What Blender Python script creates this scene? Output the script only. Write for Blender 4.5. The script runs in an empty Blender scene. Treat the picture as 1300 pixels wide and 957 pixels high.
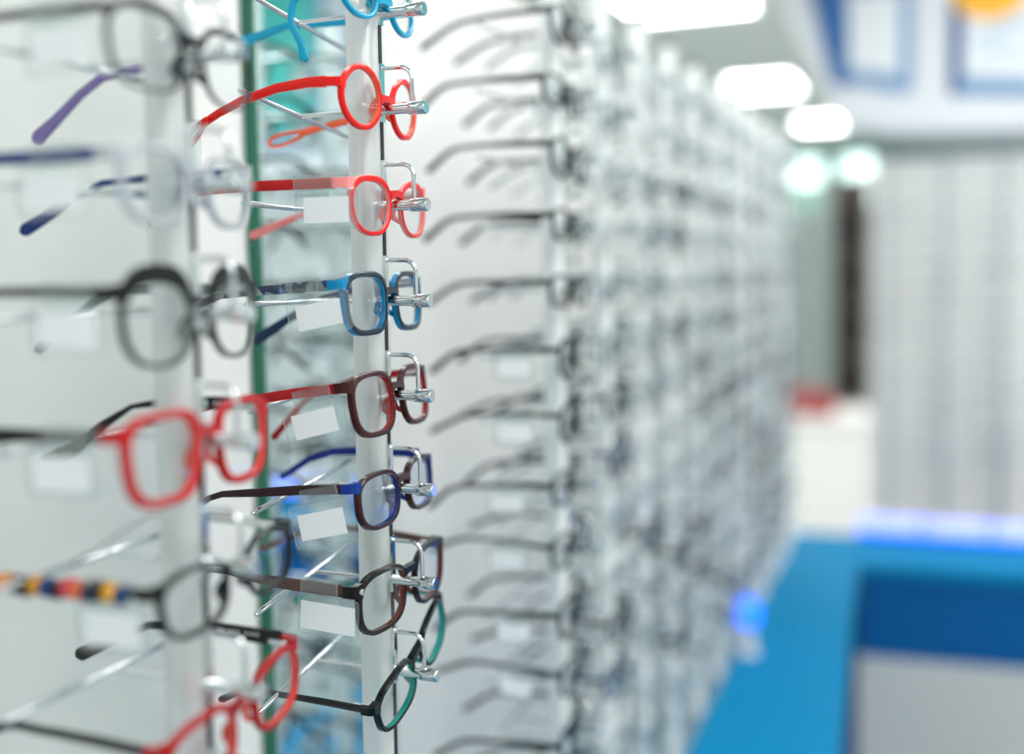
import bpy, math, random
from mathutils import Vector, Matrix
random.seed(7)
S = bpy.context.scene
COL = S.collection
PI = math.pi
# ---------------------------------------------------------------- camera
cam = bpy.data.cameras.new('camera'); co = bpy.data.objects.new('camera', cam); COL.objects.link(co); S.camera = co
cam.sensor_width = 36; cam.lens = 36*1400/1300; cam.shift_y = -44.5/1300; cam.clip_start = .02
_th = math.radians(21.4); _p = math.atan(90/1400); _r = 0.0157
F = Vector((-math.sin(_th)*math.cos(_p), math.cos(_th)*math.cos(_p), -math.sin(_p)))
R0 = Vector((math.cos(_th), math.sin(_th), 0)); U0 = R0.cross(F)
Rv = R0*math.cos(_r) - U0*math.sin(_r); Uv = U0*math.cos(_r) + R0*math.sin(_r)
co.matrix_world = Matrix(((Rv.x, Uv.x, -F.x, 0), (Rv.y, Uv.y, -F.y, 0), (Rv.z, Uv.z, -F.z, 1.5), (0, 0, 0, 1)))
cam.dof.use_dof = True; cam.dof.focus_distance = .715; cam.dof.aperture_fstop = 1.6
# ---------------------------------------------------------------- world + colour management
w = bpy.data.worlds.new('world'); S.world = w; w.use_nodes = True
w.node_tree.nodes['Background'].inputs[0].default_value = (.85, .93, 1, 1)
w.node_tree.nodes['Background'].inputs[1].default_value = .6
S.view_settings.view_transform = 'Standard'; S.view_settings.look = 'None'; S.view_settings.gamma = 1
S.view_settings.exposure = 1.0
PANEL_EMIT = 6.0
S.cycles.max_bounces = 12; S.cycles.transparent_max_bounces = 24
S.cycles.sample_clamp_indirect = 4
# ---------------------------------------------------------------- materials
def srgb(r, g, b):
    f = lambda c: ((c/255)/12.92 if c <= 10 else (((c/255)+.055)/1.055)**2.4)
    return (f(r), f(g), f(b), 1)
MC = {}
def mat(name, rgb, rough=.4, metal=0, emit=None, es=0, coat=0, spec=.5, noise=0, bump=0, scale=30):
    if name in MC: return MC[name]
    m = bpy.data.materials.new(name); m.use_nodes = True; nt = m.node_tree; b = nt.nodes['Principled BSDF']
    c = srgb(*rgb)
    b.inputs['Base Color'].default_value = c; b.inputs['Roughness'].default_value = rough; b.inputs['Metallic'].default_value = metal
    b.inputs['Coat Weight'].default_value = coat; b.inputs['Specular IOR Level'].default_value = spec
    if emit: b.inputs['Emission Color'].default_value = srgb(*emit); b.inputs['Emission Strength'].default_value = es
    if noise:
        tc = nt.nodes.new('ShaderNodeTexCoord'); n = nt.nodes.new('ShaderNodeTexNoise'); n.inputs['Scale'].default_value = scale; n.inputs['Detail'].default_value = 4
        nt.links.new(tc.outputs['Object'], n.inputs['Vector'])
        mx = nt.nodes.new('ShaderNodeMix'); mx.data_type = 'RGBA'
        mx.inputs[6].default_value = tuple(v*(1-noise) for v in c[:3])+(1,); mx.inputs[7].default_value = tuple(min(1, v*(1+noise)) for v in c[:3])+(1,)
        nt.links.new(n.outputs['Fac'], mx.inputs[0]); nt.links.new(mx.outputs[2], b.inputs['Base Color'])
        if bump:
            bp = nt.nodes.new('ShaderNodeBump'); bp.inputs['Strength'].default_value = bump; bp.inputs['Distance'].default_value = .001
            nt.links.new(n.outputs['Fac'], bp.inputs['Height']); nt.links.new(bp.outputs[0], b.inputs['Normal'])
    MC[name] = m; return m
def clear(name, tint, gloss=.12, white=0.0, rough=.03, fres=1.0):
    if name in MC: return MC[name]
    m = bpy.data.materials.new(name); m.use_nodes = True; nt = m.node_tree; N = nt.nodes; N.clear()
    o = N.new('ShaderNodeOutputMaterial'); t = N.new('ShaderNodeBsdfTransparent'); t.inputs[0].default_value = srgb(*tint)
    g = N.new('ShaderNodeBsdfGlossy'); g.inputs['Roughness'].default_value = rough
    lw = N.new('ShaderNodeFresnel'); lw.inputs['IOR'].default_value = 1.5
    ma = N.new('ShaderNodeMath'); ma.operation = 'MULTIPLY_ADD'; ma.inputs[1].default_value = fres; ma.inputs[2].default_value = gloss*.3
    nt.links.new(lw.outputs[0], ma.inputs[0])
    mx = N.new('ShaderNodeMixShader'); nt.links.new(ma.outputs[0], mx.inputs[0]); nt.links.new(t.outputs[0], mx.inputs[1]); nt.links.new(g.outputs[0], mx.inputs[2])
    last = mx
    if white:
        d = N.new('ShaderNodeBsdfDiffuse'); d.inputs[0].default_value = (.9, .93, .94, 1)
        m2 = N.new('ShaderNodeMixShader'); m2.inputs[0].default_value = white
        nt.links.new(mx.outputs[0], m2.inputs[1]); nt.links.new(d.outputs[0], m2.inputs[2]); last = m2
    nt.links.new(last.outputs[0], o.inputs[0]); MC[name] = m; return m
def patterned(name, cols, scale=60, stretch=(1, 1, 1), coat=.4, kind='voronoi'):
    if name in MC: return MC[name]
    m = bpy.data.materials.new(name); m.use_nodes = True; nt = m.node_tree; b = nt.nodes['Principled BSDF']
    b.inputs['Roughness'].default_value = .25; b.inputs['Coat Weight'].default_value = coat
    tc = nt.nodes.new('ShaderNodeTexCoord'); mp = nt.nodes.new('ShaderNodeMapping'); mp.inputs['Scale'].default_value = stretch
    nt.links.new(tc.outputs['Object'], mp.inputs[0])
    if kind == 'voronoi':
        v = nt.nodes.new('ShaderNodeTexVoronoi'); v.inputs['Scale'].default_value = scale; out = v.outputs['Color']
        sp = nt.nodes.new('ShaderNodeSeparateColor'); nt.links.new(mp.outputs[0], v.inputs[0]); nt.links.new(out, sp.inputs[0]); fac = sp.outputs[0]
    else:
        v = nt.nodes.new('ShaderNodeTexNoise'); v.inputs['Scale'].default_value = scale; v.inputs['Detail'].default_value = 3; nt.links.new(mp.outputs[0], v.inputs[0]); fac = v.outputs['Fac']
    r = nt.nodes.new('ShaderNodeValToRGB'); cr = r.color_ramp
    if kind == 'voronoi': cr.interpolation = 'CONSTANT'
    n = len(cols)
    while len(cr.elements) < n: cr.elements.new(.5)
    for i, c in enumerate(cols):
        cr.elements[i].position = i/n if kind == 'voronoi' else .3+.4*i/max(1, n-1); cr.elements[i].color = srgb(*c)
    nt.links.new(fac, r.inputs[0]); nt.links.new(r.outputs[0], b.inputs['Base Color']); MC[name] = m; return m
chrome = mat('chrome', (215, 220, 222), .12, 1)
alu = mat('anodised_aluminium', (222, 225, 226), .34, .6, noise=.03, scale=8)
slotm = mat('black_slot', (18, 20, 22), .5)
white_panel = mat('white_laminate', (240, 239, 237), .28, noise=.015, scale=3, bump=.05)
def plastic(rgb, rough=.25):
    q = tuple(int(255*(c/255)**(1.7 if sum(rgb) < 330 else 1.2)) for c in rgb)
    return mat('plastic_%d_%d_%d' % rgb, q, rough, coat=.08, spec=.3)
lensm = clear('lens_clear', (252, 254, 254), .08, fres=.7)
lensb = clear('lens_blue_coating', (225, 235, 252), .3)
tagm = clear('clear_tag_plastic', (250, 253, 253), .10, .035, .06, fres=.5)
tagm2 = clear('clear_tag_plastic_thin', (252, 254, 254), .04, .006, .06, fres=.3)
cardm = mat('paper_card', (238, 240, 243), .7)
# ---------------------------------------------------------------- mesh helpers
def empty(name, loc=(0, 0, 0), rot=(0, 0, 0)):
    o = bpy.data.objects.new(name, None); o.empty_display_size = .01; COL.objects.link(o); o.location = loc; o.rotation_euler = rot; return o
def tag(o, label=None, cat=None, group=None, kind=None):
    if label: o['label'] = label
    if cat: o['category'] = cat
    if group: o['group'] = group
    if kind: o['kind'] = kind
    return o
class MB:
    def __init__(s): s.v = []; s.f = []; s.m = []; s.sm = []
    def add(s, vs, fs, mi=0, smooth=True):
        n = len(s.v); s.v += [tuple(v) for v in vs]
        for k, f in enumerate(fs):
            s.f.append(tuple(i+n for i in f)); s.m.append(mi[k] if isinstance(mi, list) else mi); s.sm.append(smooth)
        return s
    def box(s, x0, x1, y0, y1, z0, z1, mi=0, b=0):
        if b <= 0:
            vs = [(x, y, z) for x in (x0, x1) for y in (y0, y1) for z in (z0, z1)]
            return s.add(vs, [(0, 1, 3, 2), (4, 6, 7, 5), (0, 4, 5, 1), (2, 3, 7, 6), (0, 2, 6, 4), (1, 5, 7, 3)], mi, False)
        # chamfered box
        X = (x0, x1); Y = (y0, y1); Z = (z0, z1); vs = []; idx = {}
        for i in (0, 1):
            for j in (0, 1):
                for k in (0, 1):
                    sx, sy, sz = (1, -1)[i], (1, -1)[j], (1, -1)[k]
                    for a in range(3):
                        p = [X[i]+sx*b, Y[j]+sy*b, Z[k]+sz*b]; p[a] = (X[i], Y[j], Z[k])[a]
                        idx[(i, j, k, a)] = len(vs); vs.append(p)
        fs = []
        I = lambda i, j, k, a: idx[(i, j, k, a)]
        for i in (0, 1):
            q = [I(i, 0, 0, 0), I(i, 1, 0, 0), I(i, 1, 1, 0), I(i, 0, 1, 0)]; fs.append(q)
            q = [I(0, i, 0, 1), I(1, i, 0, 1), I(1, i, 1, 1), I(0, i, 1, 1)]; fs.append(q)
            q = [I(0, 0, i, 2), I(1, 0, i, 2), I(1, 1, i, 2), I(0, 1, i, 2)]; fs.append(q)
        for a in (0, 1):
            for c in (0, 1):
                fs.append([I(a, c, 0, 0), I(a, c, 1, 0), I(a, c, 1, 1), I(a, c, 0, 1)])
                fs.append([I(a, 0, c, 0), I(a, 1, c, 0), I(a, 1, c, 2), I(a, 0, c, 2)])
                fs.append([I(0, a, c, 1), I(1, a, c, 1), I(1, a, c, 2), I(0, a, c, 2)])
                for d in (0, 1): fs.append([I(a, c, d, 0), I(a, c, d, 1), I(a, c, d, 2)])
        return s.add(vs, fs, mi, False)
    def tube(s, pts, r, n=10, mi=0, closed=False, caps=True):
        pts = [Vector(p) for p in pts]; N = len(pts); rs = r if isinstance(r, (list, tuple)) else [r]*N
        rings = []; up = None
        for i, p in enumerate(pts):
            a = pts[(i-1) % N] if (closed or i > 0) else p; b = pts[(i+1) % N] if (closed or i < N-1) else p
            t = (b-a).normalized()
            if up is None:
                up = t.orthogonal().normalized()
            else:
                up = (up - t*up.dot(t)).normalized()
            sd = t.cross(up)
            rings.append([p + (up*math.cos(2*PI*k/n) + sd*math.sin(2*PI*k/n))*rs[i] for k in range(n)])
        vs = [v for rg in rings for v in rg]; fs = []
        M = N if closed else N-1
        for i in range(M):
            j = (i+1) % N
            for k in range(n):
                l = (k+1) % n; fs.append((i*n+k, i*n+l, j*n+l, j*n+k))
        if caps and not closed: fs += [tuple(range(n))[::-1], tuple((N-1)*n+k for k in range(n))]
        return s.add(vs, fs, mi)
    def lathe(s, prof, org, axis, n=20, mi=0):     # prof [(dist along axis, radius)]
        axis = Vector(axis).normalized(); up = axis.orthogonal().normalized(); sd = axis.cross(up); org = Vector(org)
        vs = [org + axis*d + (up*math.cos(2*PI*k/n) + sd*math.sin(2*PI*k/n))*r for d, r in prof for k in range(n)]
        fs = [(i*n+k, i*n+(k+1) % n, (i+1)*n+(k+1) % n, (i+1)*n+k) for i in range(len(prof)-1) for k in range(n)]
        fs += [tuple(range(n))[::-1], tuple((len(prof)-1)*n+k for k in range(n))]
        return s.add(vs, fs, mi)
    def prism(s, poly, fn, d0, d1, mi=0):          # poly extruded: fn(u,v,d) -> point
        n = len(poly); vs = [fn(u, v, d0) for u, v in poly] + [fn(u, v, d1) for u, v in poly]
        fs = [tuple(range(n)), tuple(range(n, 2*n))[::-1]] + [(i, (i+1) % n, n+(i+1) % n, n+i) for i in range(n)]
        return s.add(vs, fs, mi, False)
    def mesh(s, name, mats):
        me = bpy.data.meshes.new(name); me.from_pydata(s.v, [], s.f)
        for m in (mats if isinstance(mats, (list, tuple)) else [mats]): me.materials.append(m)
        me.polygons.foreach_set('material_index', s.m); me.polygons.foreach_set('use_smooth', s.sm)
        me.update(); 
        import bmesh
        bm = bmesh.new(); bm.from_mesh(me); bmesh.ops.recalc_face_normals(bm, faces=bm.faces); bm.to_mesh(me); bm.free()
        try: me.set_sharp_from_angle(angle=math.radians(40))
        except Exception: pass
        return me
    def build(s, name, mats, parent=None):
        return obj(name, s.mesh(name, mats), parent)
def obj(name, me, parent=None):
    o = bpy.data.objects.new(name, me); COL.objects.link(o)
    if parent: o.parent = parent
    return o
def copy_tree(o, parent=None):
    kids = list(o.children); c = o.copy(); COL.objects.link(c); c.parent = parent
    for k in kids: copy_tree(k, c)
    return c
def struct(name, mb, m, label=None):
    o = mb.build(name, m); o['kind'] = 'structure'
    if label: o['label'] = label
    return o
# ---------------------------------------------------------------- room shell
X0, X1, Y0, Y1, H = -2.7, 2.6, -2.4, 10.2, 2.6
floorm = patterned('floor_vinyl', [(186, 188, 186), (200, 201, 198)], 2.5, kind='noise', coat=.1)
wallm = mat('wall_paint', (205, 212, 210), .8, noise=.03, scale=1.5)
wallgreen = mat('wall_paint_grey_green', (172, 190, 188), .7, noise=.04, scale=1.2)
ceilm = mat('ceiling_paint', (212, 218, 216), .85, noise=.03, scale=2)
struct('floor', MB().box(X0, X1, Y0, Y1, -.05, 0), floorm)
struct('ceiling', MB().box(X0, X1, Y0, Y1, H, H+.05), ceilm)
struct('wall_left', MB().box(X0-.05, X0, Y0, Y1, 0, H), wallgreen)
struct('wall_right', MB().box(X1, X1+.05, Y0, Y1, 0, H), wallm)
struct('wall_back', MB().box(X0, X1, Y1, Y1+.05, 0, H), wallgreen)
struct('wall_front', MB().box(X0, X1, Y0-.05, Y0, 0, H), wallm)
struct('baseboard_left', MB().box(X0, X0+.015, Y0, Y1, 0, .1), wallm)
struct('baseboard_back', MB().box(X0+.015, X1, Y1-.015, Y1, 0, .1), wallm)
# window in the far wall
glow = mat('window_daylight', (225, 250, 245), .3, emit=(225, 250, 245), es=1.3)
wf = struct('window_1', MB().box(-1.95, -.2, Y1-.05, Y1, 1.94, 2.0).box(-1.95, -.2, Y1-.05, Y1, 2.44, 2.5).box(-2.0, -1.95, Y1-.05, Y1, 1.94, 2.5).box(-.2, -.15, Y1-.05, Y1, 1.94, 2.5), mat('window_frame_green', (120, 158, 150), .5))
for i, (xa, xb) in enumerate(((-1.94, -1.48), (-1.30, -1.02), (-.84, -.42))):
    MB().box(xa, xb, Y1-.03, Y1-.02, 2.0, 2.44).build('pane', glow, wf)
for xa in (-1.46, -1.0):
    MB().box(xa, xa+.14, Y1-.05, Y1-.005, 2.0, 2.44).build('mullion', MC['window_frame_green'], wf)
# ceiling light panels
pan_m = mat('light_panel_diffuser', (245, 252, 255), .6, emit=(255, 253, 250), es=PANEL_EMIT)
alw = mat('white_metal', (228, 230, 230), .4)
_fr = MB().box(-.27, .27, -.52, -.5, -.012, 0).box(-.27, .27, .5, .52, -.012, 0).box(-.27, -.25, -.5, .5, -.012, 0).box(.25, .27, -.5, .5, -.012, 0).mesh('frame', alw)
_df = MB().box(-.25, .25, -.5, .5, -.008, -.001).mesh('diffuser', pan_m)
names = {0: 'in the row left of the aisle', 1: 'in the row along the aisle', 2: 'in the far left row', 3: 'in the right row'}
ords = ['first', 'second', 'third', 'fourth', 'fifth', 'sixth', 'seventh', 'eighth', 'ninth', 'tenth', 'eleventh', 'twelfth', 'thirteenth', 'fourteenth', 'fifteenth', 'sixteenth', 'seventeenth']
for ri, (xx, ys, nm) in enumerate(((-1.0, (-1.2, 1.3, 4.3, 6.85, 8.8), 'row passing over the left rack'), (-2.1, (1.3, 4.3, 6.9, 8.9), 'row nearest the left wall'), (.5, (-1.2, .6, 2.2, 3.9, 5.6, 7.3), 'added unseen row over the aisle'), (1.8, (-1.2, 1.3, 3.8, 6.4, 8.9), 'row nearest the right wall'))):  # aisle row: out-of-view panels added to brighten the racks
    for k, yy in enumerate(ys):
        t = empty('ceiling_light', (xx+(-.02 if ri == 0 and k == 3 else .16 if ri == 0 and k == 4 else 0), yy, H)); sc_ = {3: (.74, .62, 1), 4: (.85, .5, 1)}.get(k, (1, 1, 1)) if ri == 0 else (1, 1, 1); t.scale = sc_; obj('frame', _fr, t); obj('diffuser', _df, t)
        tag(t, 'glowing white rectangular ceiling panel, %s in the %s' % (ords[k], nm), 'ceiling light', 'ceiling light panels')
# ---------------------------------------------------------------- left rack: backing panels, mirror, ledge
PX = -.358          # pole line
BX = -.54           # backing panel face
TOPZ = 1.82
frost = mat('pale_grey_frosted_panel', (208, 213, 210), .22, noise=.03, scale=2)
for (ya, yb, z1, lab) in ((-.6, .686, 1.95, 'pale grey frosted backing panel left of the nearest blurred pole'), (.690, .775, 1.95, 'narrow white backing panel between the nearest pole and the mirror'), (1.004, 1.90, 1.87, 'white backing panel behind the receding poles just beyond the mirror'), (1.903, 2.72, TOPZ, 'lower white backing panel behind the far end of the receding rack')):
    t = empty('backing_panel', (BX, ya, .8))
    MB().box(-.02, 0, 0, yb-ya, 0, z1-.8, b=.001).build('panel_board', frost if ya < 0 else white_panel, t)
    MB().box(-.024, .004, 0, yb-ya, z1-.8, z1-.785).build('top_rail', mat('grey_rail', (120, 132, 134), .5), t)
    tag(t, lab, 'panel')
t = empty('wall_mirror', (BX-.004, .784, .8))
MB().box(0, .0125, 0, .22, 0, 1.15, b=.0006).build('mirror_glass_edge', mat('green_glass_edge', (22, 118, 92), .12, coat=.5), t)
mir = mat('mirror_silver', (226, 240, 240), .015, 1)
MB().box(.0126, .0131, .0015, .2185, .002, 1.148).build('mirror_face', mir, t)
MB().box(-.014, 0, .01, .21, .01, 1.14).build('backing_board', alw, t)
tag(t, 'tall frameless mirror strip with thick green glass edge behind the silver pole', 'mirror')
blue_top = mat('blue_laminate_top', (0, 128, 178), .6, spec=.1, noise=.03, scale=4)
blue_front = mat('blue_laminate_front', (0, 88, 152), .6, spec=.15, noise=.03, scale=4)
whc = mat('white_cabinet', (196, 202, 202), .45)
t = empty('display_counter', (-.17, 1.2, 0))
def rel(mb_args, ox=-.17, oy=1.2): return mb_args
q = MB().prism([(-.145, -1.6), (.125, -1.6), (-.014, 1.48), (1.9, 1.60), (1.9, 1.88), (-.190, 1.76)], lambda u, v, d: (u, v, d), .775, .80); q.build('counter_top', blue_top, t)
MB().box(-.375, -.140, -1.6, 1.50, .70, .7745, b=.001).build('rear_ledge', mat('ledge_grey_blue', (132, 156, 166), .6), t)
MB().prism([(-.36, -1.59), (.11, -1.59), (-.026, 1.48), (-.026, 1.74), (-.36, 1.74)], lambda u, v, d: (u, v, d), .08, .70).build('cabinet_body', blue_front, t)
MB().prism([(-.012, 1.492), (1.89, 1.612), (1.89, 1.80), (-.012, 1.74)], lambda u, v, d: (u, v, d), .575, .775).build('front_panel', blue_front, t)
MB().prism([(-.012, 1.47), (1.89, 1.59), (1.89, 1.80), (-.012, 1.74)], lambda u, v, d: (u, v, d), .08, .573).build('lower_panel', whc, t)
MB().prism([(-.39, -1.57), (-.03, -1.57), (-.03, 1.60), (1.88, 1.72), (1.88, 1.78), (-.39, 1.72)], lambda u, v, d: (u, v, d), .0, .08).build('plinth', slotm, t)
tag(t, 'blue L-shaped display counter below the racks with dark blue front', 'counter')
# LED edge bar on the counter's rear edge
t = empty('led_light_bar', (-.20, 2.93, .80), (0, 0, math.atan(.02)))
MB().box(0, 1.9, -.004, .03, 0, .008).build('mounting_rail', slotm, t)
ledm = mat('led_diffuser', (120, 150, 255), .3, emit=(96, 128, 255), es=2.2)
ledw = mat('led_core', (190, 200, 255), .3, emit=(150, 155, 255), es=.62)
x = 0
for k in range(12):
    MB().box(x+.004, x+.152, 0, .026, .008, .056, b=.004).build('light_segment', ledw if k % 1 == 0 else ledm, t)
    MB().box(x+.152, x+.162, .0, .026, .008, .054).build('segment_joint', mat('led_joint', (60, 110, 250), .3, emit=(50, 100, 255), es=.5), t)
    x += .158
MB().box(0, 1.9, -.003, -.0005, .008, .022).build('blue_lens_strip', mat('led_strip_blue', (40, 110, 255), .3, emit=(30, 110, 255), es=.8), t)
tag(t, 'glowing blue-violet LED light bar along the rear edge of the blue counter', 'light bar')
t = empty('glow_spot', (-.325, 1.98, .80))  # made-up glowing shape in place of a reflected blue glow, no real lamp
MB().lathe([(0, .018), (.006, .018), (.008, .012), (.05, .012)], (0, 0, 0), (0, 0, 1)).build('glow_spot_base', alw, t)
MB().lathe([(.05, .012), (.055, .019), (.075, .024), (.095, .019), (.105, .006)], (0, 0, 0), (0, 0, 1)).build('glow_spot_body', mat('blue_glow', (40, 110, 255), .2, emit=(30, 110, 255), es=.9), t)
tag(t, 'added blue glow standing in for a reflection at the blue ledge below the rack', 'glow spot')
# ---------------------------------------------------------------- poles and hooks
WR = .00145
def hook_meshes():
    loop = [(.0110, 0, .027)]
    loop += [(.026, 0, .027)]
    for a in range(1, 7):
        an = a/6*PI/2; loop.append((.026+.0085*math.sin(an), 0, .0185+.0085*math.cos(an)))
    loop += [(.0345, 0, .003)]
    wl = MB().tube(loop, WR, 10).box(.0105, .0135, -.0022, .0022, -.008, .030).mesh('wire_loop', chrome)
    pg = MB().lathe([(.011, .0033), (.032, .0034), (.0322, .0043), (.0440, .0045), (.0448, .0040)], (0, 0, 0), (1, 0, 0), 24).mesh('nose_peg', chrome)
    cb = MB().tube([(-.050, -.071, 0), (-.050, -.069, 0), (-.050, 0, 0), (-.050, .069, 0), (-.050, .071, 0)], [.001, .0018, .0018, .0018, .001], 10).tube([(-.011, 0, 0), (-.050, 0, 0)], .0014, 8).mesh('cross_bar', chrome)
    return wl, pg, cb
HK = hook_meshes()
def pole_mesh(z0, z1, n=28, cap=True):
    # half-round extrusion with shallow flutes; flat back, slot on the aisle side
    prof = []
    for k in range(n):
        a = 2*PI*k/n; r = .0118
        if k in (18, 19): r = .0111
        if k in (21,): r = .0114
        prof.append((r*math.cos(a), r*math.sin(a)))
    return MB().prism(prof, lambda u, v, d: (u, v, d), z0, z1)
pole_body = None
alu_pale = mat('pale_satin_aluminium', (238, 243, 244), .45, .1)
def make_pole(loc, z0, z1, pegs, label, rz=0, tilt=None, group='silver display poles', pale=False):
    t = empty('display_pole', (loc[0], loc[1], z0), (0, 0, rz))
    key = (round(z1-z0, 3), pale)
    if key not in PM:
        b = pole_mesh(0, z1-z0); b.sm = [True]*len(b.sm)
        PM[key] = (b.mesh('pole_profile', alu_pale if pale else alu), MB().box(.0108, .0122, -.0019, .0019, 0, z1-z0-.004).mesh('slot_strip', slotm),
                   MB().lathe([(0, .0125), (.006, .0125), (.008, .0105)], (0, 0, z1-z0), (0, 0, 1), 20).mesh('end_cap', mat('dark_cap', (86, 100, 102), .4)))
    a, s, c = PM[key]
    obj('pole_profile', a, t); obj('slot_strip', s, t); obj('end_cap', c, t)
    for i, z in enumerate(pegs):
        h = obj('hook', HK[0], t); h.location = (0, 0, z-z0)
        obj('nose_peg', HK[1], h); cb = obj('cross_bar', HK[2], h)
        if tilt: cb.rotation_euler = (tilt[i], 0, 0)
    tag(t, label, 'display pole', group); return t
PM = {}
PITCH = .0628
pegs_full = [1.607 + PITCH*k for k in range(2, -12, -1)]   # 1.733 .. .916
# ---------------------------------------------------------------- spectacles
def rim_pt(a, w, h, n, panto):
    c, s = math.cos(a), math.sin(a)
    y = w*math.copysign(abs(c)**(2/n), c); z = h*math.copysign(abs(s)**(2/n), s)
    y *= 1 + panto*z/h
    return y, z
CURV = .35
def sag(y): return -(y*y)/(2*CURV)
def front_mb(P, NS=40):
    """spectacle front: two closed rims, bridge, end pieces; material 0 outside colour, 1 inner colour"""
    mb = MB(); w, h, n, pt, t, d = P['w']/2, P['h']/2, P['n'], P['panto'], P['t'], P['d']; g = P['g']
    yc = g/2 + w; zc = P['dz']; thb = P.get('ttop', t)
    for sg in (-1, 1):
        vs = []; fs = []; mi = []
        sec = [(0, .12, 0), (.25, 0, 0), (.75, 0, 0), (1, .15, 0), (1, .85, 1), (.75, 1, 1), (.25, 1, 1), (0, .88, 1)]   # (radial 0..1 outward, depth 0..1 back)
        for k in range(NS):
            a = 2*PI*k/NS
            yi, zi = rim_pt(a, w-t, h-t, n, pt); yo, zo = rim_pt(a, w, h, n, pt)
            if math.sin(a) > 0: zo += (thb-t)*math.sin(a)**.7
            if P.get('brow') and math.sin(a) > 0 and math.cos(a) > 0: zo += P['brow']*math.sin(a)*math.cos(a)*2
            for (rr, dd, _) in sec:
                yl = yi + (yo-yi)*rr; z = zi + (zo-zi)*rr; Y = sg*(yc + yl)
                vs.append((sag(Y) - dd*d, Y, zc+z))
        m = len(sec)
        for k in range(NS):
            k2 = (k+1) % NS
            for j in range(m):
                j2 = (j+1) % m; fs.append((k*m+j, k*m+j2, k2*m+j2, k2*m+j))
                mi.append(0 if j in (0, 1, 2) or (j == 3 and not P.get('side_in')) else 1)
        mb.add(vs, fs, mi)
        # end piece / hinge block
        zt = zc + h*P.get('hz', .55); ye = sg*(yc+w*(1+pt*P.get('hz', .55))); hh = P['hh']/2
        yb = ye - sg*.004
        pth = [(yb, 0, hh*1.25), (ye+sg*.001, -.0005, hh*1.1), (ye+sg*.003, -.003, hh), (ye+sg*.0032, -.010, hh)]
        vs = []; fs = []
        for i, (yy, xo, hq) in enumerate(pth):
            x = sag(yy)+xo
            tt = .0016
            if i < 2: q = [(x, yy, zt-hq), (x, yy, zt+hq), (x-d, yy-sg*0, zt+hq), (x-d, yy, zt-hq)]
            else: q = [(x, yy, zt-hq), (x, yy, zt+hq), (x-.0005, yy-sg*.0034, zt+hq), (x-.0005, yy-sg*.0034, zt-hq)]
            vs += q
        for i in range(len(pth)-1):
            for j in range(4): fs.append((i*4+j, i*4+(j+1) % 4, (i+1)*4+(j+1) % 4, (i+1)*4+j))
        fs += [(0, 1, 2, 3), tuple((len(pth)-1)*4+j for j in (3, 2, 1, 0))]
        mb.add(vs, fs, 1 if P.get('side_in') or P.get('ep_in') else 0, True)
        # moulded nose pad flange
        mb.tube([(sag(g/2)-d*.7, sg*(g/2+t*.3), zc+h*.18), (sag(g/2)-d-.003, sg*(g/2+t*.2-.0005), zc-h*.05), (sag(g/2)-d-.0035, sg*(g/2+.0015), zc-h*.28), (sag(g/2)-d*.8, sg*(g/2+.004), zc-h*.5)], [.001, .0019, .0021, .001], 8, 1)
    # bridge
    bz = P['bz']; bh = P['bh']/2; vs = []; fs = []; K = 9; ew = g/2 + t*.8
    for i in range(K):
        u = -1+2*i/(K-1); Y = u*ew; arch = (1-u*u)*P.get('arch', .0012); hq = bh*(1+.5*abs(u)**3)
        x = sag(Y)+.0004
        vs += [(x, Y, bz+arch-hq), (x, Y, bz+arch+hq), (x-d, Y, bz+arch+hq), (x-d, Y, bz+arch-hq)]
    for i in range(K-1):
        for j in range(4): fs.append((i*4+j, i*4+(j+1) % 4, (i+1)*4+(j+1) % 4, (i+1)*4+j))
    fs += [(0, 1, 2, 3), ((K-1)*4+3, (K-1)*4+2, (K-1)*4+1, (K-1)*4)]
    mb.add(vs, fs, 0, True)
    return mb
def lens_mb(P, sg, NS=28):
    w, h, n, pt, t = P['w']/2, P['h']/2, P['n'], P['panto'], P['t']; yc = P['g']/2+w; zc = P['dz']; mb = MB(); vs = [(sag(sg*yc)-P['d']*.35+.0008, sg*yc, zc)]
    for rr in (.5, 1):
        for k in range(NS):
            yl, z = rim_pt(2*PI*k/NS, w-t, h-t, n, pt); Y = sg*(yc+yl*rr)
            vs.append((sag(Y)-P['d']*.35+.0008*(1-rr*rr), Y, zc+z*rr))
    fs = [(0, 1+k, 1+(k+1) % NS) for k in range(NS)] + [(1+k, 1+NS+k, 1+NS+(k+1) % NS, 1+(k+1) % NS) for k in range(NS)]
    return mb.add(vs, fs)
def default_path(L=.088, tip=.038, drop=35, hs=.0052, hm=.0042, ht=.0055, z=0.0):
    pts = [(0, 0, hs), (L*.3, .0008, hs*.95), (L*.6, .0008, hm), (L*.9, -.0002, hm)]
    a0 = 0; x, zz = L*.9, -.0002
    for k in range(1, 6):
        an = math.radians(drop)*min(1, k/3); x += tip*.2*math.cos(an); zz -= tip*.2*math.sin(an); pts.append((x, zz, hm+(ht-hm)*k/5))
    return pts
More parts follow.
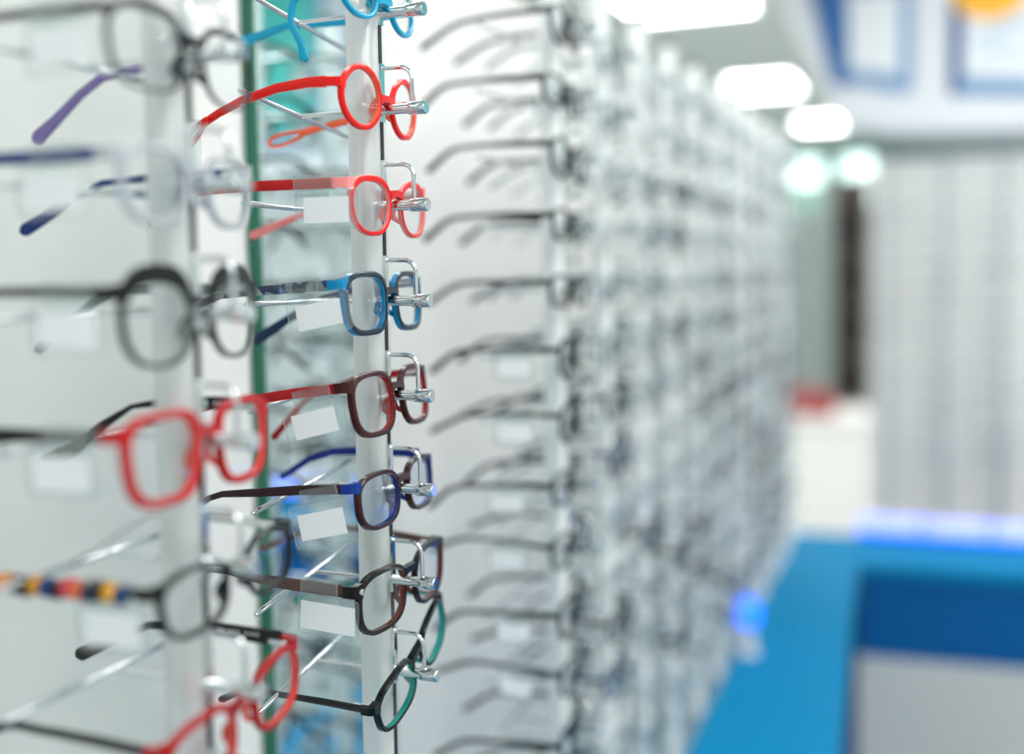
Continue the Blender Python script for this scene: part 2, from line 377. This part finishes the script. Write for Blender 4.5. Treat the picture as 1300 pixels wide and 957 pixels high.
def temple_mb(P, sg, path, rounded=True):
    """path: (distance back, height offset, section height); material 0 outer face, 1 inner face"""
    mb = MB(); pt = P['panto']; hz = P.get('hz', .55)
    y0 = sg*(P['g']/2+P['w']+0+(P['w']/2*(pt*hz))+.0014); x0 = sag(abs(y0))-.0105; z0 = P['dz']+P['h']/2*hz
    # densify
    pts = []
    for i in range(len(path)-1):
        a, b = path[i], path[i+1]; M = 3
        for k in range(M): u = k/M; pts.append(tuple(a[j]+(b[j]-a[j])*u for j in range(len(a))))
    pts.append(path[-1])
    if rounded:
        a, b = pts[-2], pts[-1]; dx, dz = b[0]-a[0], b[1]-a[1]; L = math.hypot(dx, dz) or 1
        r = b[2]/2
        for an in (30, 60, 82):
            pts.append((b[0]+dx/L*r*math.sin(math.radians(an)), b[1]+dz/L*r*math.sin(math.radians(an)), b[2]*math.cos(math.radians(an))))
    vs = []; fs = []; mi = []; n = len(pts)
    for i, q in enumerate(pts):
        s, z, h = q[:3]; p = pts[max(0, i-1)]; r = pts[min(n-1, i+1)]
        dx, dz = r[0]-p[0], r[1]-p[1]; L = math.hypot(dx, dz) or 1; nx, nz = -dz/L, dx/L
        spl = -sg*.00011*max(0, s*1000-60)*.8 + (q[3] if len(q) > 3 else 0)
        th = P.get('tt', .0026)
        for (u, v) in ((.5, .32), (.32, .5), (-.32, .5), (-.5, .32), (-.5, -.32), (-.32, -.5), (.32, -.5), (.5, -.32)):
            # u across thickness (outer positive), v along height
            X = x0 - (s + nx*v*h); Z = z0 + z + nz*v*h; Y = y0 + spl + sg*u*th - sg*th*.2
            vs.append((X, Y, Z))
    for i in range(n-1):
        for j in range(8):
            j2 = (j+1) % 8; fs.append((i*8+j, i*8+j2, (i+1)*8+j2, (i+1)*8+j)); mi.append(0 if j in (7, 0, 6, 1) else 1)
    fs += [tuple(range(8)), tuple((n-1)*8+j for j in range(7, -1, -1))]; mi += [1, 0]
    return mb.add(vs, fs, mi)
def temple_pt(P, sg, s, dz=0):
    y0 = sg*(P['g']/2+P['w']+(P['w']/2*(P['panto']*P.get('hz', .55)))+.0014); return (sag(abs(y0))-.0105-s, y0, P['dz']+P['h']/2*P.get('hz', .55)+dz)
def add_tag(root, P, s0, sg=-1, rot=(0, 0, 0), size=(.040, .022), card=(.031, .0155), drop=.006, th=.006, fwd=0, m=None):
    x, y, z = temple_pt(P, sg, s0); W, Hh = size; w2 = P.get('tt', .0026)/2+.0008
    h = empty_part = None
    mb = MB()
    # sleeve that wraps the temple
    for yy in (-w2-.0005, w2): mb.box(-.030, -.004, yy, yy+.0005, -th*.75, th*.75)
    mb.box(-.030, -.004, -w2-.0005, w2+.0005, th*.75, th*.75+.0005)
    # bead edges of the sleeve
    for xx in (-.030, -.004): mb.tube([(xx, -w2-.0008, -th*.8), (xx, -w2-.0008, th*.8), (xx, w2+.0004, th*.8)], .0005, 6)
    # hanging pocket with rounded corners
    r = .003; poly = []
    for cxx, czz, a0 in ((-W+r, -drop-Hh+r, 180), (-r, -drop-Hh+r, 270), (-r, -drop-r+.002, 0), (-W+r, -drop-r+.002, 90)):
        for k in range(5): a = math.radians(a0+k*22.5); poly.append((fwd+cxx+r*math.cos(a), czz+r*math.sin(a)))
    mb.prism(poly, lambda u, v, d: (u, d, v), -w2-.0013, -w2-.0004)
    mb.tube([(u, -w2-.0009, v) for u, v in poly], .00035, 6, closed=True)
    mb.box(-.028, -.006, -w2-.0010, -w2-.0004, -drop-.002, -th*.7)
    o = mb.build('tag_holder', m or tagm, root); o.location = (x, y, z); o.rotation_euler = rot
    cx0 = fwd-W/2-card[0]/2
    c = MB().box(cx0, cx0+card[0], -w2-.0018, -w2-.0014, -drop-Hh/2-card[1]/2+.0005, -drop-Hh/2+card[1]/2+.0005).build('price_card', cardm, o)
    return o
DEF = dict(w=.046, h=.036, n=3.0, panto=.06, t=.0028, d=.0038, g=.016, dz=-.005, bz=.0026, bh=.0042, hh=.0052, hz=.5)
def glasses(name, P, fm, im, tm_near, tm_far=None, loc=(0, 0, 0), rot=(0, 0, 0), near=None, far=None, lens=lensm, label='', cat='spectacles', group=None, tag_at=None, tagkw={}, pads=True):
    P = dict(DEF, **P); tm_far = tm_far or tm_near
    t = empty(name, loc, rot)
    front_mb(P).build('frame_front', [fm, im], t)
    for sg in (-1, 1):
        lens_mb(P, sg).build('lens', lens, t)
        pth = (near if sg < 0 else far) or default_path()
        o = temple_mb(P, sg, pth).build('temple', list(tm_near if sg < 0 else tm_far), t)
        hx, hy, hzz = temple_pt(P, sg, 0)
        MB().box(hx+.002-.009, hx+.004, hy-.0012-sg*.0028, hy+.0012-sg*.0028, hzz-.0014, hzz+.0014, b=.0003).build('hinge', chrome, o)
    if tag_at is not None: add_tag(t, P, tag_at, m=(tagm2 if 'front pole' in label else None), **tagkw)
    tag(t, label, cat, group); t['_p'] = 0; del t['_p']
    return t
def ring_tip(P, sg, s, z, L, wd, ang, m, parent, r=.0013):
    x, y, zz = temple_pt(P, sg, s, z); pts = []
    for k in range(28):
        a = 2*PI*k/28; u = (1-math.cos(a))/2; v = math.sin(a)*(.25+.75*u)*wd/2
        ca, sa = math.cos(ang), math.sin(ang)
        pts.append((x-(u*L*ca + v*sa), y, zz-(u*L*sa) + v*ca))
    return MB().tube(pts, r, 8, closed=True).build('loop_tip', m, parent)
D = math.radians
PZ = [1.607+.0628*k for k in (1, 0, -1, -2, -3, -4, -5, -6)]
PX2, PY2 = -.358, .654
PX1, PY1 = -.358, .453
TILT = [-.11, -.11, -.01, 0, .07, .10, .14, .16]
make_pole((PX1, PY1), .80, 1.95, PZ, 'nearest blurred silver display pole with hooks at left', group='silver display poles', tilt=[0]*8)
make_pole((PX2, PY2), .80, 1.95, PZ, 'sharp silver display pole with chrome hooks beside the mirror', tilt=TILT)
G2 = 'spectacles on the sharp pole'; G1 = 'spectacles on the blurred front pole'
yaw2 = D(2)
BXo = .017; PR = .0035
def at2(k, dx=0, dy=0, dz=0): return (PX2+BXo+dx, PY2+dy, PZ[k]+PR+dz)
def at1(k, dx=0, dy=0, dz=0): return (PX1+BXo+dx, PY1+dy, PZ[k]+PR+dz)
pl = plastic
# row 0: sky blue round pair at the very top
skyb = pl((0, 172, 208)); 
g = glasses('spectacles', dict(w=.046, h=.040, n=2.2, panto=.0, t=.003, dz=.007, g=.016, hz=.15, hh=.006), skyb, skyb, (skyb, skyb), loc=at2(0), rot=(0, D(-3), yaw2), label='sky-blue round spectacles on the topmost hook of the sharp pole', group=G2,
    near=[(0, 0, .006), (.009, -.001, .005), (.017, -.006, .0045), (.023, -.015, .004), (.025, -.023, .004), (.023, -.031, .004), (.019, -.039, .0045), (.0175, -.048, .0055)],
    far=[(0, 0, .006), (.03, -.001, .0052), (.06, .001, .0048), (.09, .003, .0048), (.115, -.002, .0065), (.132, -.006, .0095)])
P0r = dict(DEF, w=.046, h=.040, n=2.2, panto=.0, t=.003, dz=.007, g=.016, hz=.15, hh=.006); q0 = temple_pt(P0r, 1, .131, -.006)
MB().lathe([(-.0018, .0018), (.0018, .0018)], q0, (0, 1, 0), 14).build('tip_hole', cardm, g)
# row 1: orange red round pair with looped tips
o1 = pl((238, 52, 30)); o1i = pl((255, 122, 84))
P1r = dict(w=.048, h=.041, n=2.0, panto=0, t=.0034, dz=.0005, g=.015, hz=.30, hh=.0055, bz=.0020)
g = glasses('spectacles', P1r, o1, o1i, (o1, o1i), loc=at2(1), rot=(0, D(2), yaw2), label='orange-red round spectacles with looped temple tips on the sharp pole', group=G2,
    near=[(0, 0, .007), (.012, 0, .0062), (.035, -.003, .0058), (.06, -.010, .0052), (.078, -.017, .0048), (.088, -.022, .0048)],
    far=[(0, 0, .0065), (.04, -.008, .005), (.068, -.014, .0045), (.08, -.017, .005)])
Pf = dict(DEF, **P1r)
ring_tip(Pf, -1, .085, -.0205, .027, .009, D(44), o1, g, .0017)
ring_tip(Pf, 1, .077, -.016, .034, .011, D(14), o1i, g, .0014)
hx = temple_pt(Pf, -1, .094, -.026)
b = MB(); r = .004
b.box(hx[0]-.022, hx[0]+.006, hx[1]-.0025, hx[1]-.002, hx[2]-.024, hx[2]+.005, b=.0002).box(hx[0]-.018, hx[0]+.003, hx[1]-.0035, hx[1]+.003, hx[2]-.003, hx[2]+.0045, b=.0008)
b.build('tag_holder', tagm, g)
# row 2: coral red panto pair, pink inside
c2 = pl((232, 38, 34)); c2i = pl((250, 160, 160)); crim = pl((214, 16, 28))
g = glasses('spectacles', dict(w=.048, h=.037, n=2.4, panto=.10, t=.0026, ttop=.0042, dz=-.0055, g=.015, hz=.74, side_in=1, hh=.006, arch=.002), c2, c2i, (crim, c2i), loc=at2(2, .004, .002), rot=(0, D(0), yaw2), label='coral-red rounded spectacles with pink inside on the sharp pole', group=G2, tag_at=-.004,
    near=[(0, 0, .0068), (.03, 0, .0066), (.06, .0, .0064), (.09, -.001, .0052), (.108, -.003, .0042), (.125, -.010, .0045), (.14, -.020, .006)],
    far=[(0, -.001, .006), (.04, -.002, .005), (.07, -.006, .0042), (.1, -.016, .0046), (.128, -.026, .0064)], tagkw=dict(size=(.043, .022), fwd=.014))
# row 3: navy front, bright blue inside, patterned temples
nv = pl((66, 86, 104)); nvi = pl((0, 146, 196)); nvd = pl((34, 92, 130))
pat3 = patterned('camouflage_temple', [(20, 78, 168), (30, 60, 96), (120, 134, 140), (16, 36, 70), (150, 160, 160)], 150)
g = glasses('spectacles', dict(w=.050, h=.041, n=3.2, panto=.05, t=.0036, side_in=1, dz=-.004, g=.013, hz=.62, hh=.0062, d=.005), nv, nvi, (pat3, nvd), (nvi, nvd), loc=at2(3), rot=(0, D(-3), yaw2), label='navy square spectacles with blue inside and camouflage temples on the sharp pole', group=G2, tag_at=.002,
    near=[(0, 0, .0066), (.03, 0, .0064), (.06, -.0005, .0055), (.08, -.0015, .0045), (.095, -.006, .0042), (.11, -.012, .004)],
    far=[(0, 0, .006), (.04, -.002, .005), (.068, -.007, .005), (.1, -.022, .0062), (.124, -.035, .0085)], tagkw=dict(size=(.044, .023), fwd=.016, rot=(0, D(-7), 0)))
# row 4: oxblood front, red temples
ox = pl((104, 44, 48)); oxi = pl((196, 22, 30)); red4 = pl((206, 20, 32))
g = glasses('spectacles', dict(w=.050, h=.042, n=3.0, panto=.05, t=.0034, dz=-.0055, g=.013, hz=.66, hh=.0068, d=.0046), ox, oxi, (red4, oxi), loc=at2(4, .003, .0), rot=(0, D(-7), yaw2), label='dark oxblood square spectacles with plain red temples on the sharp pole', group=G2, tag_at=-.002, lens=lensm,
    near=[(0, 0, .0064), (.03, 0, .0064), (.06, -.001, .006), (.09, -.001, .0048), (.104, -.004, .0042), (.12, -.012, .005)],
    far=[(0, 0, .006), (.04, .0, .005), (.075, -.004, .0046), (.092, -.014, .0045), (.106, -.026, .0048), (.118, -.036, .005)], tagkw=dict(size=(.044, .024), fwd=.003, rot=(0, D(-7), 0)))
# row 5: dark brown front, blue and pink lined
br = pl((92, 46, 58)); bri = pl((16, 96, 176)); pk = pl((196, 150, 190)); blu = pl((20, 84, 170))
g = glasses('spectacles', dict(w=.050, h=.037, n=2.8, panto=.06, t=.0028, ep_in=1, dz=-.0055, g=.014, hz=.66, hh=.0062, d=.0050), br, bri, (br, pk), (blu, blu), loc=at2(5, .004, .004), rot=(0, D(-4), yaw2), label='dark brown spectacles with blue inside and a blue far temple on the sharp pole', group=G2, tag_at=-.002, lens=lensb,
    near=[(0, 0, .0062), (.03, 0, .0062), (.06, -.001, .0055), (.09, -.002, .0042), (.102, -.005, .004), (.114, -.012, .0042), (.126, -.021, .0045)],
    far=[(0, .004, .0065), (.04, .007, .006), (.07, .007, .0055), (.09, .002, .005), (.112, -.010, .0045)], tagkw=dict(size=(.044, .026), fwd=.003, card=(.033, .0165), rot=(0, D(-9), 0)))
# row 6: large tortoise-brown rectangular pair
bk = pl((36, 30, 30)); bki = pl((150, 84, 60))
tort = patterned('tortoise_brown', [(44, 22, 20), (86, 46, 36), (60, 30, 24)], 90, kind='noise')
Pg = dict(w=.055, h=.042, n=2.9, panto=.05, t=.0030, dz=-.0085, g=.014, hz=.60, hh=.0078, d=.0046, brow=.001)
g = glasses('spectacles', Pg, bk, bki, (tort, tort), loc=at2(6, .006, .008), rot=(D(1), D(1), D(0)), label='large dark brown tortoise spectacles with metal rivet on the sharp pole', group=G2, tag_at=-.001,
    near=[(0, 0, .0078), (.03, .0003, .0078), (.05, .0008, .0074), (.07, .0015, .005), (.09, .0028, .0032), (.104, .0022, .003), (.118, -.003, .0046), (.132, -.009, .0075)],
    far=[(0, .0, .006), (.04, .003, .005), (.08, .004, .004), (.1, .0, .0038), (.125, -.010, .0045), (.142, -.017, .0062)], tagkw=dict(size=(.044, .024), fwd=.012, card=(.039, .018), rot=(0, D(2), 0)))
Pq = dict(DEF, **Pg); yr = -(Pq['g']/2+Pq['w']-.001)
MB().lathe([(-.0006, .0021), (.0004, .0020), (.0008, .0010)], (sag(yr)+.0006, yr, Pq['dz']+Pq['h']/2*.6), (1, 0, 0), 16).build('rivet', chrome, g).scale = (1, 1, 1)
# row 7: teal lower pair, half seen
te = pl((40, 46, 52)); tei = pl((20, 168, 158))
g = glasses('spectacles', dict(w=.050, h=.036, n=2.9, panto=.05, t=.0028, dz=-.007, g=.014, hz=.6, hh=.006, d=.0048), te, tei, (te, tei), loc=at2(7, .008, .012, .004), rot=(D(22), D(2), D(2)), label='dark spectacles with teal inside on the lowest hook of the sharp pole', group=G2)
# ---- front (blurred) pole
gy = pl((60, 62, 64)); lil = pl((140, 128, 176)); dk = pl((26, 30, 36)); 
g = glasses('spectacles', dict(w=.050, h=.038, n=2.8, panto=.06, t=.0012, ttop=.004, dz=-.006, g=.016, hz=.75, hh=.004, d=.003), gy, gy, (dk, gy), (gy, lil), loc=at1(1), rot=(0, D(-1), D(3)), label='grey metal half-rim spectacles with a lilac temple tip on the front pole', group=G1, tag_at=-.002, tagkw=dict(fwd=.008),
    near=default_path(hs=.0045, hm=.0035), far=[(0, 0, .002), (.055, -.001, .002), (.06, -.001, .0045), (.085, -.004, .0048), (.10, -.013, .005), (.116, -.026, .0062), (.128, -.035, .0085)])
cb = pl((176, 190, 214)); nb = pl((40, 92, 158))
clr = clear('frosted_blue_frame', (214, 222, 238), .2, .35, .2)
g = glasses('spectacles', dict(w=.046, h=.038, n=2.6, panto=.08, t=.0036, dz=-.005, g=.016, hz=.66, hh=.006), clr, clr, (nb, nb), (dk, nb), loc=at1(2), rot=(0, D(0), D(3)), label='translucent pale blue spectacles with navy temples on the front pole', group=G1, tag_at=.004, tagkw=dict(fwd=.002),
    near=[(0, 0, .006), (.03, 0, .0065), (.06, 0, .0055), (.08, -.0005, .0065), (.1, -.002, .006), (.12, -.01, .006)],
    far=[(0, 0, .006), (.05, 0, .0045), (.085, -.002, .0035), (.10, -.008, .0045), (.122, -.020, .0062), (.136, -.027, .0075)])
g3 = pl((44, 48, 50)); g3i = pl((140, 150, 150))
g = glasses('spectacles', dict(w=.048, h=.042, n=2.5, panto=.08, t=.0022, ttop=.0095, dz=-.007, g=.016, hz=.72, hh=.0065), g3, g3i, (dk, g3), (g3, g3i), loc=at1(3), rot=(0, D(0), D(3)), label='charcoal browline spectacles fading to grey rims on the front pole', group=G1, tag_at=-.002, tagkw=dict(fwd=.003),
    far=[(0, 0, .006), (.05, 0, .005), (.08, -.001, .0045), (.096, -.008, .0045), (.116, -.022, .005), (.132, -.034, .006)])
r3 = pl((206, 34, 42)); r3i = pl((240, 92, 84)); 
P3 = dict(w=.050, h=.045, n=3.2, panto=.10, t=.0038, dz=-.006, g=.014, hz=.62, hh=.006, d=.005)
g = glasses('spectacles', P3, r3, r3i, (dk, dk), loc=at1(4,.002,0,-.002), rot=(0, D(-1), D(1)), label='bright red square spectacles with black temples on the blurred front pole', group=G1, tag_at=.001,
    near=[(0, 0, .0048), (.03, 0, .0055), (.05, 0, .0065), (.07, -.001, .0095), (.085, -.001, .006), (.11, -.006, .005)],
    far=[(0, .0015, .0075), (.04, .0015, .0072), (.065, .001, .004), (.08, -.001, .0028), (.10, -.012, .005), (.12, -.026, .008), (.14, -.034, .009)])
Pt = dict(DEF, **P3); x, y, z = temple_pt(Pt, 1, 0)
pm = MB()
for k in range(9):
    if k in (3, 6): continue
    pm.box(x-.018-k*.0028, x-.0165-k*.0028, y-.0026, y-.0022, z+.0006, z+.0026)
printm = mat('white_print', (200, 205, 205), .5)
pm.build('white_print', printm, g)
# beaded temple pair
bd = patterned('bead_colours', [(210, 80, 90), (214, 158, 60), (24, 98, 150), (30, 36, 44), (206, 110, 60), (30, 70, 110), (230, 170, 60)], 120, (1, .2, .2))
wt = pl((226, 228, 228))
P4 = dict(w=.048, h=.034, n=2.8, panto=.08, t=.0026, dz=-.005, g=.016, hz=.62, hh=.006)
g = glasses('spectacles', P4, dk, dk, (dk, dk), (dk, wt), loc=at1(5,.012,.006,-.007), rot=(D(3), D(-1), D(1)), label='thin black spectacles with coloured beads wound round one temple on the front pole', group=G1, tag_at=-.001, tagkw=dict(fwd=.006),
    near=[(0, 0, .004), (.04, 0, .003), (.09, 0, .003), (.12, -.004, .004)], far=[(0, 0, .0045), (.05, .003, .0045), (.085, .002, .0045), (.10, -.006, .005), (.122, -.020, .006), (.138, -.028, .008)])
Pt = dict(DEF, **P4)
bcols = [(24, 98, 150), (230, 176, 60), (34, 40, 50), (28, 80, 120), (224, 126, 70), (206, 84, 100), (34, 40, 50), (20, 104, 160), (226, 168, 50), (40, 36, 40), (24, 70, 110), (214, 150, 70), (222, 96, 96), (214, 90, 90), (30, 40, 52)]
for k in range(15):
    x, y, z = temple_pt(Pt, -1, .008+k*.0062)
    MB().lathe([(-.0034, .001), (-.003, .0034), (-.0014, .0050), (.0014, .0050), (.003, .0034), (.0034, .001)], (x, y-.0004, z+(k % 3-1)*.0006), (1, 0, (k % 2)*.5-.25), 12).build('bead', plastic(bcols[k], .3), g)
r5 = pl((196, 26, 34)); r5i = pl((236, 96, 84))
P5 = dict(w=.048, h=.038, n=3.0, panto=.06, t=.0034, dz=-.007, g=.016, hz=.7, hh=.006, d=.0045)
g = glasses('spectacles', P5, r5, r5i, (dk, dk), loc=at1(6, .012, .008, -.016), rot=(D(8), D(1), D(0)), label='red-fronted spectacles with printed black inner temple at the foot of the front pole', group=G1,
    far=[(0, .001, .0088), (.04, .001, .0085), (.07, .0, .006), (.09, -.001, .0042), (.11, -.010, .0058), (.14, -.024, .0085)])
Pt = dict(DEF, **P5); x, y, z = temple_pt(Pt, 1, 0); pm = MB()
for k in range(11):
    if k in (4, 8): continue
    pm.box(x-.016-k*.0026, x-.0146-k*.0026, y-.0021, y-.0017, z+.0012, z+.0030)
pm.build('white_print', printm, g)
# ---------------------------------------------------------------- receding rack
styles = []
def proto(P, fm, im, tm, path=None, lens=lensm, far=None, tagc=False):
    P = dict(DEF, **P); d = dict(front=front_mb(P, 22).mesh('frame_front', [fm, im]), lens=[lens_mb(P, s, 16).mesh('lens', lens) for s in (-1, 1)],
        temple=[temple_mb(P, s, path or default_path()).mesh('temple', list(tm)) for s in (-1, 1)], P=P); return d
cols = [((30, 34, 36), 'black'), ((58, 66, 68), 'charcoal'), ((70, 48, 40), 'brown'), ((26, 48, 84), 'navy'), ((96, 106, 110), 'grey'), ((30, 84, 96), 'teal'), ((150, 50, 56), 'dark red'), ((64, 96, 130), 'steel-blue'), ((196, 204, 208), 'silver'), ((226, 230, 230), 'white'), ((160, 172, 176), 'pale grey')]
shapes = [(dict(w=.050, h=.032, n=3.0), 'rectangular'), (dict(w=.046, h=.040, n=2.1, panto=0), 'round'), (dict(w=.048, h=.036, n=2.6, t=.0016), 'slim'), (dict(w=.049, h=.038, n=3.2, t=.0034), 'square')]
paths = [default_path(.085, .045, 32), default_path(.092, .04, 38, .006, .004, .0065), default_path(.08, .05, 26, .0045, .0038, .0055)]
LIB = {}
for ci, (c, cn) in enumerate(cols):
    for si, (sp, sn) in enumerate(shapes):
        m_ = pl(c); LIB[(ci, si)] = (proto(sp, m_, m_, (m_, m_), paths[(ci+si) % 3], lensb if ci == 7 else lensm), cn, sn)
_th2 = add_tag(empty('tmp'), DEF, .014)
TH, TC, TP = _th2.data, _th2.children[0].data, _th2.location.copy()
tmp = _th2.parent
for o_ in (_th2.children[0], _th2, tmp): bpy.data.objects.remove(o_)
def rack_pair(ci, si, loc, rot, label, group, tagged):
    d, cn, sn = LIB[(ci, si)]
    t = empty('spectacles', loc, rot); obj('frame_front', d['front'], t)
    for s in (0, 1): obj('lens', d['lens'][s], t); obj('temple', d['temple'][s], t)
    if tagged:
        h = obj('tag_holder', TH, t); h.location = Vector(temple_pt(d['P'], -1, .014)); obj('price_card', TC, h)
    tag(t, label, 'spectacles', group); return t
rowname = lambda k, n: ('topmost row' if k == 0 else 'lowest row' if k == n-1 else ords[k]+' row down')
for pi in range(11):
    yy = 1.03+.165*pi
    nm = ords[pi]+' silver pole after the mirror'
    make_pole((PX, yy), .80, 1.805, pegs_full, nm + ' in the receding rack', group='poles of the receding rack', pale=True)
    for k, z in enumerate(pegs_full):
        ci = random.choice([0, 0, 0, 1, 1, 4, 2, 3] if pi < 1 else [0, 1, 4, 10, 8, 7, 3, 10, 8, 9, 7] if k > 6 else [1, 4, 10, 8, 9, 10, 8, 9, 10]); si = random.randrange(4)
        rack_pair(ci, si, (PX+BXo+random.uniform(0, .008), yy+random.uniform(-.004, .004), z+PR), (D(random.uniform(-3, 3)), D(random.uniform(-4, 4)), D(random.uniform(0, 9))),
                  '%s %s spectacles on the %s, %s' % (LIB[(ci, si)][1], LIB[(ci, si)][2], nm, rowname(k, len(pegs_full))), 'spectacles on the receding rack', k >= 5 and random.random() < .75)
# ---------------------------------------------------------------- cross rack behind the counter
t = empty('backing_panel', (-.215, 3.78, 0))
MB().box(0, 1.75, 0, .02, .0, 1.84, b=.001).build('panel_board', white_panel, t)
MB().box(0, 1.75, -.006, .024, 1.84, 1.86).build('top_rail', MC['grey_rail'], t)
tag(t, 'wide white backing panel of the rack behind the blue counter', 'panel')
for pi in range(11):
    xx = -.157+.160*pi
    pg = pegs_full[1:] if pi < 3 or 5 <= pi < 8 else []
    make_pole((xx, 3.6), 0, 1.82, pg, ords[pi]+' dull pole from the left in the rack behind the counter', rz=-PI/2, group='poles of the cross rack')
    for k, z in enumerate(pg):
        ci = random.choice([9, 8, 9, 10]); si = random.choice([2, 2, 0])
        rack_pair(ci, si, (xx+random.uniform(-.003, .003), 3.6-BXo, z+PR), (D(random.uniform(-2, 2)), 0, -PI/2+D(random.uniform(-4, 4))),
                  '%s %s spectacles on the %s pole behind the counter, %s' % (LIB[(ci, si)][1], LIB[(ci, si)][2], ords[pi], rowname(k, len(pg))), 'spectacles on the cross rack', False)
# ---------------------------------------------------------------- header sign over the cross rack
hw = mat('header_white', (226, 230, 236), .45); pb = mat('poster_blue_frame', (40, 100, 165), .5); pdark = mat('poster_deep_blue', (10, 66, 135), .5)
pbl = mat('poster_pale_blue_frame', (122, 160, 198), .5); pwh = mat('poster_white', (232, 236, 240), .5)
t = empty('header_sign', (0, 3.3, 2.6))
hd = [(-.62, 0), (-.30, -.66), (-.27, -.70), (-.12, -.725), (1.7, -.80), (1.7, 0)]
MB().prism(hd, lambda u, v, d: (u, d, v), 0, .24).build('sign_body', hw, t)
def poster(poly, inner, m_in, band=None):
    MB().prism(poly, lambda u, v, d: (u, d, v), -.010, 0).build('poster_frame', pb, t)
    o = MB().prism(inner, lambda u, v, d: (u, d, v), -.013, -.010).build('poster_sheet', m_in, t); return o
# first poster: slanted left edge
MB().prism([(-.405, -.12), (-.300, -.58), (-.262, -.60), (-.262, -.12)], lambda u, v, d: (u, d, v), -.012, 0).build('poster_edge_band', pb, t)
MB().prism([(-.262, -.12), (-.268, -.58), (-.10, -.625), (-.085, -.60), (-.085, -.12)], lambda u, v, d: (u, d, v), -.009, 0).build('poster_frame', pbl, t)
sh = MB().prism([(-.262, -.12), (-.252, -.545), (-.118, -.572), (-.118, -.12)], lambda u, v, d: (u, d, v), -.012, -.009).build('poster_sheet', pwh, t)
lm = MB()
for k in range(7): lm.box(-.24+k*.016, -.229+k*.016, -.0135, -.012, -.345, -.325)
lm.build('poster_lettering', pb, t)
# second poster
MB().prism([(.012, -.12), (.010, -.635), (.34, -.665), (.34, -.12)], lambda u, v, d: (u, d, v), -.009, 0).build('poster_frame', pbl, t)
MB().prism([(.012, -.12), (.010, -.634), (.034, -.634), (.046, -.42), (.034, -.12)], lambda u, v, d: (u, d, v), -.011, -.009).build('poster_edge_band', pdark, t)
MB().prism([(.046, -.12), (.046, -.59), (.32, -.615), (.32, -.12)], lambda u, v, d: (u, d, v), -.012, -.009).build('poster_sheet', pwh, t)
yel = [(.115+.105*math.cos(a*PI/12), -.35+.095*math.sin(a*PI/12)) for a in range(24)]
MB().prism(yel, lambda u, v, d: (u, d, v), -.0145, -.012).build('yellow_disc', mat('poster_yellow', (255, 186, 40), .5), t)
pm = MB()
for (a, b_, c, d_) in ((.07, .15, -.50, -.47), (.09, .20, -.545, -.525), (.13, .21, -.475, -.445)): pm.box(a, b_, -.0135, -.012, c, d_)
pm.build('pale_blue_print', mat('poster_print', (196, 214, 234), .5), t)
# third and fourth posters (seen only in the mirror)
for xa, cc in ((.45, (170, 222, 216)), (.9, (90, 208, 200)), (1.3, (60, 150, 200))):
    MB().box(xa, xa+.34, -.009, 0, -.66, -.12).build('poster_frame', pbl, t)
    MB().box(xa+.03, xa+.31, -.012, -.009, -.62, -.12).build('poster_sheet', mat('poster_teal_%d' % int(xa*100), cc, .5), t)
tag(t, 'white hanging header sign with blue-framed posters above the cross rack', 'sign')
# ---------------------------------------------------------------- far things seen through the gap
dkb = mat('dark_brown_wood', (112, 103, 100), .6, noise=.2, scale=6)
t = empty('dark_cabinet', (-.56, 6.2, 0))
b = MB().box(0, .02, 0, .35, .05, 2.0).box(.16, .18, 0, .35, .05, 2.0).box(.02, .16, .33, .35, .05, 2.0).box(0, .18, 0, .35, 0, .05); b.build('cabinet_body', dkb, t)
for k in range(7): MB().box(.02, .16, .01, .33, .2+k*.27, .215+k*.27).build('shelf', dkb, t)
tag(t, 'tall narrow dark brown shelf cabinet in the gap beyond the racks', 'cabinet')
t = empty('reception_desk', (-1.2, 5.2, 0))
MB().box(0, .95, 0, .5, .06, .78, b=.004).build('desk_body', mat('white_desk', (236, 236, 234), .4), t)
MB().box(-.02, .97, -.02, .52, .78, .80, b=.003).build('desk_top', mat('white_desk', (236, 236, 234), .4), t)
MB().box(.03, .92, .03, .47, 0, .06).build('plinth', slotm, t)
tag(t, 'white reception desk in the gap beyond the receding rack', 'desk')
redm = mat('dark_red_fabric', (150, 52, 50), .7)
t = empty('red_bag', (-.62, 5.35, .80))
b = MB().prism([(-.14, 0), (.14, 0), (.155, .05), (.13, .10), (-.12, .11), (-.155, .05)], lambda u, v, d: (u, d, v), -.06, .06); b.build('bag_body', redm, t)
MB().tube([(-.05, 0, .10), (-.045, 0, .14), (0, 0, .155), (.045, 0, .14), (.05, 0, .10)], .006, 8).build('handle', redm, t)
tag(t, 'dark red bag lying on the white reception desk', 'bag')
t = empty('glass_partition', (-1.75, 7.6, 0))
MB().box(0, 1.1, 0, .012, .05, 2.05).build('glass_pane', clear('green_partition_glass', (150, 186, 176), .2, .25, .15), t)
for xa in (0, .55, 1.07): MB().box(xa, xa+.03, -.01, .022, 0, 2.08).build('post', mat('partition_post', (150, 176, 174), .4), t)
tag(t, 'greenish glass partition standing far behind the reception desk', 'partition')
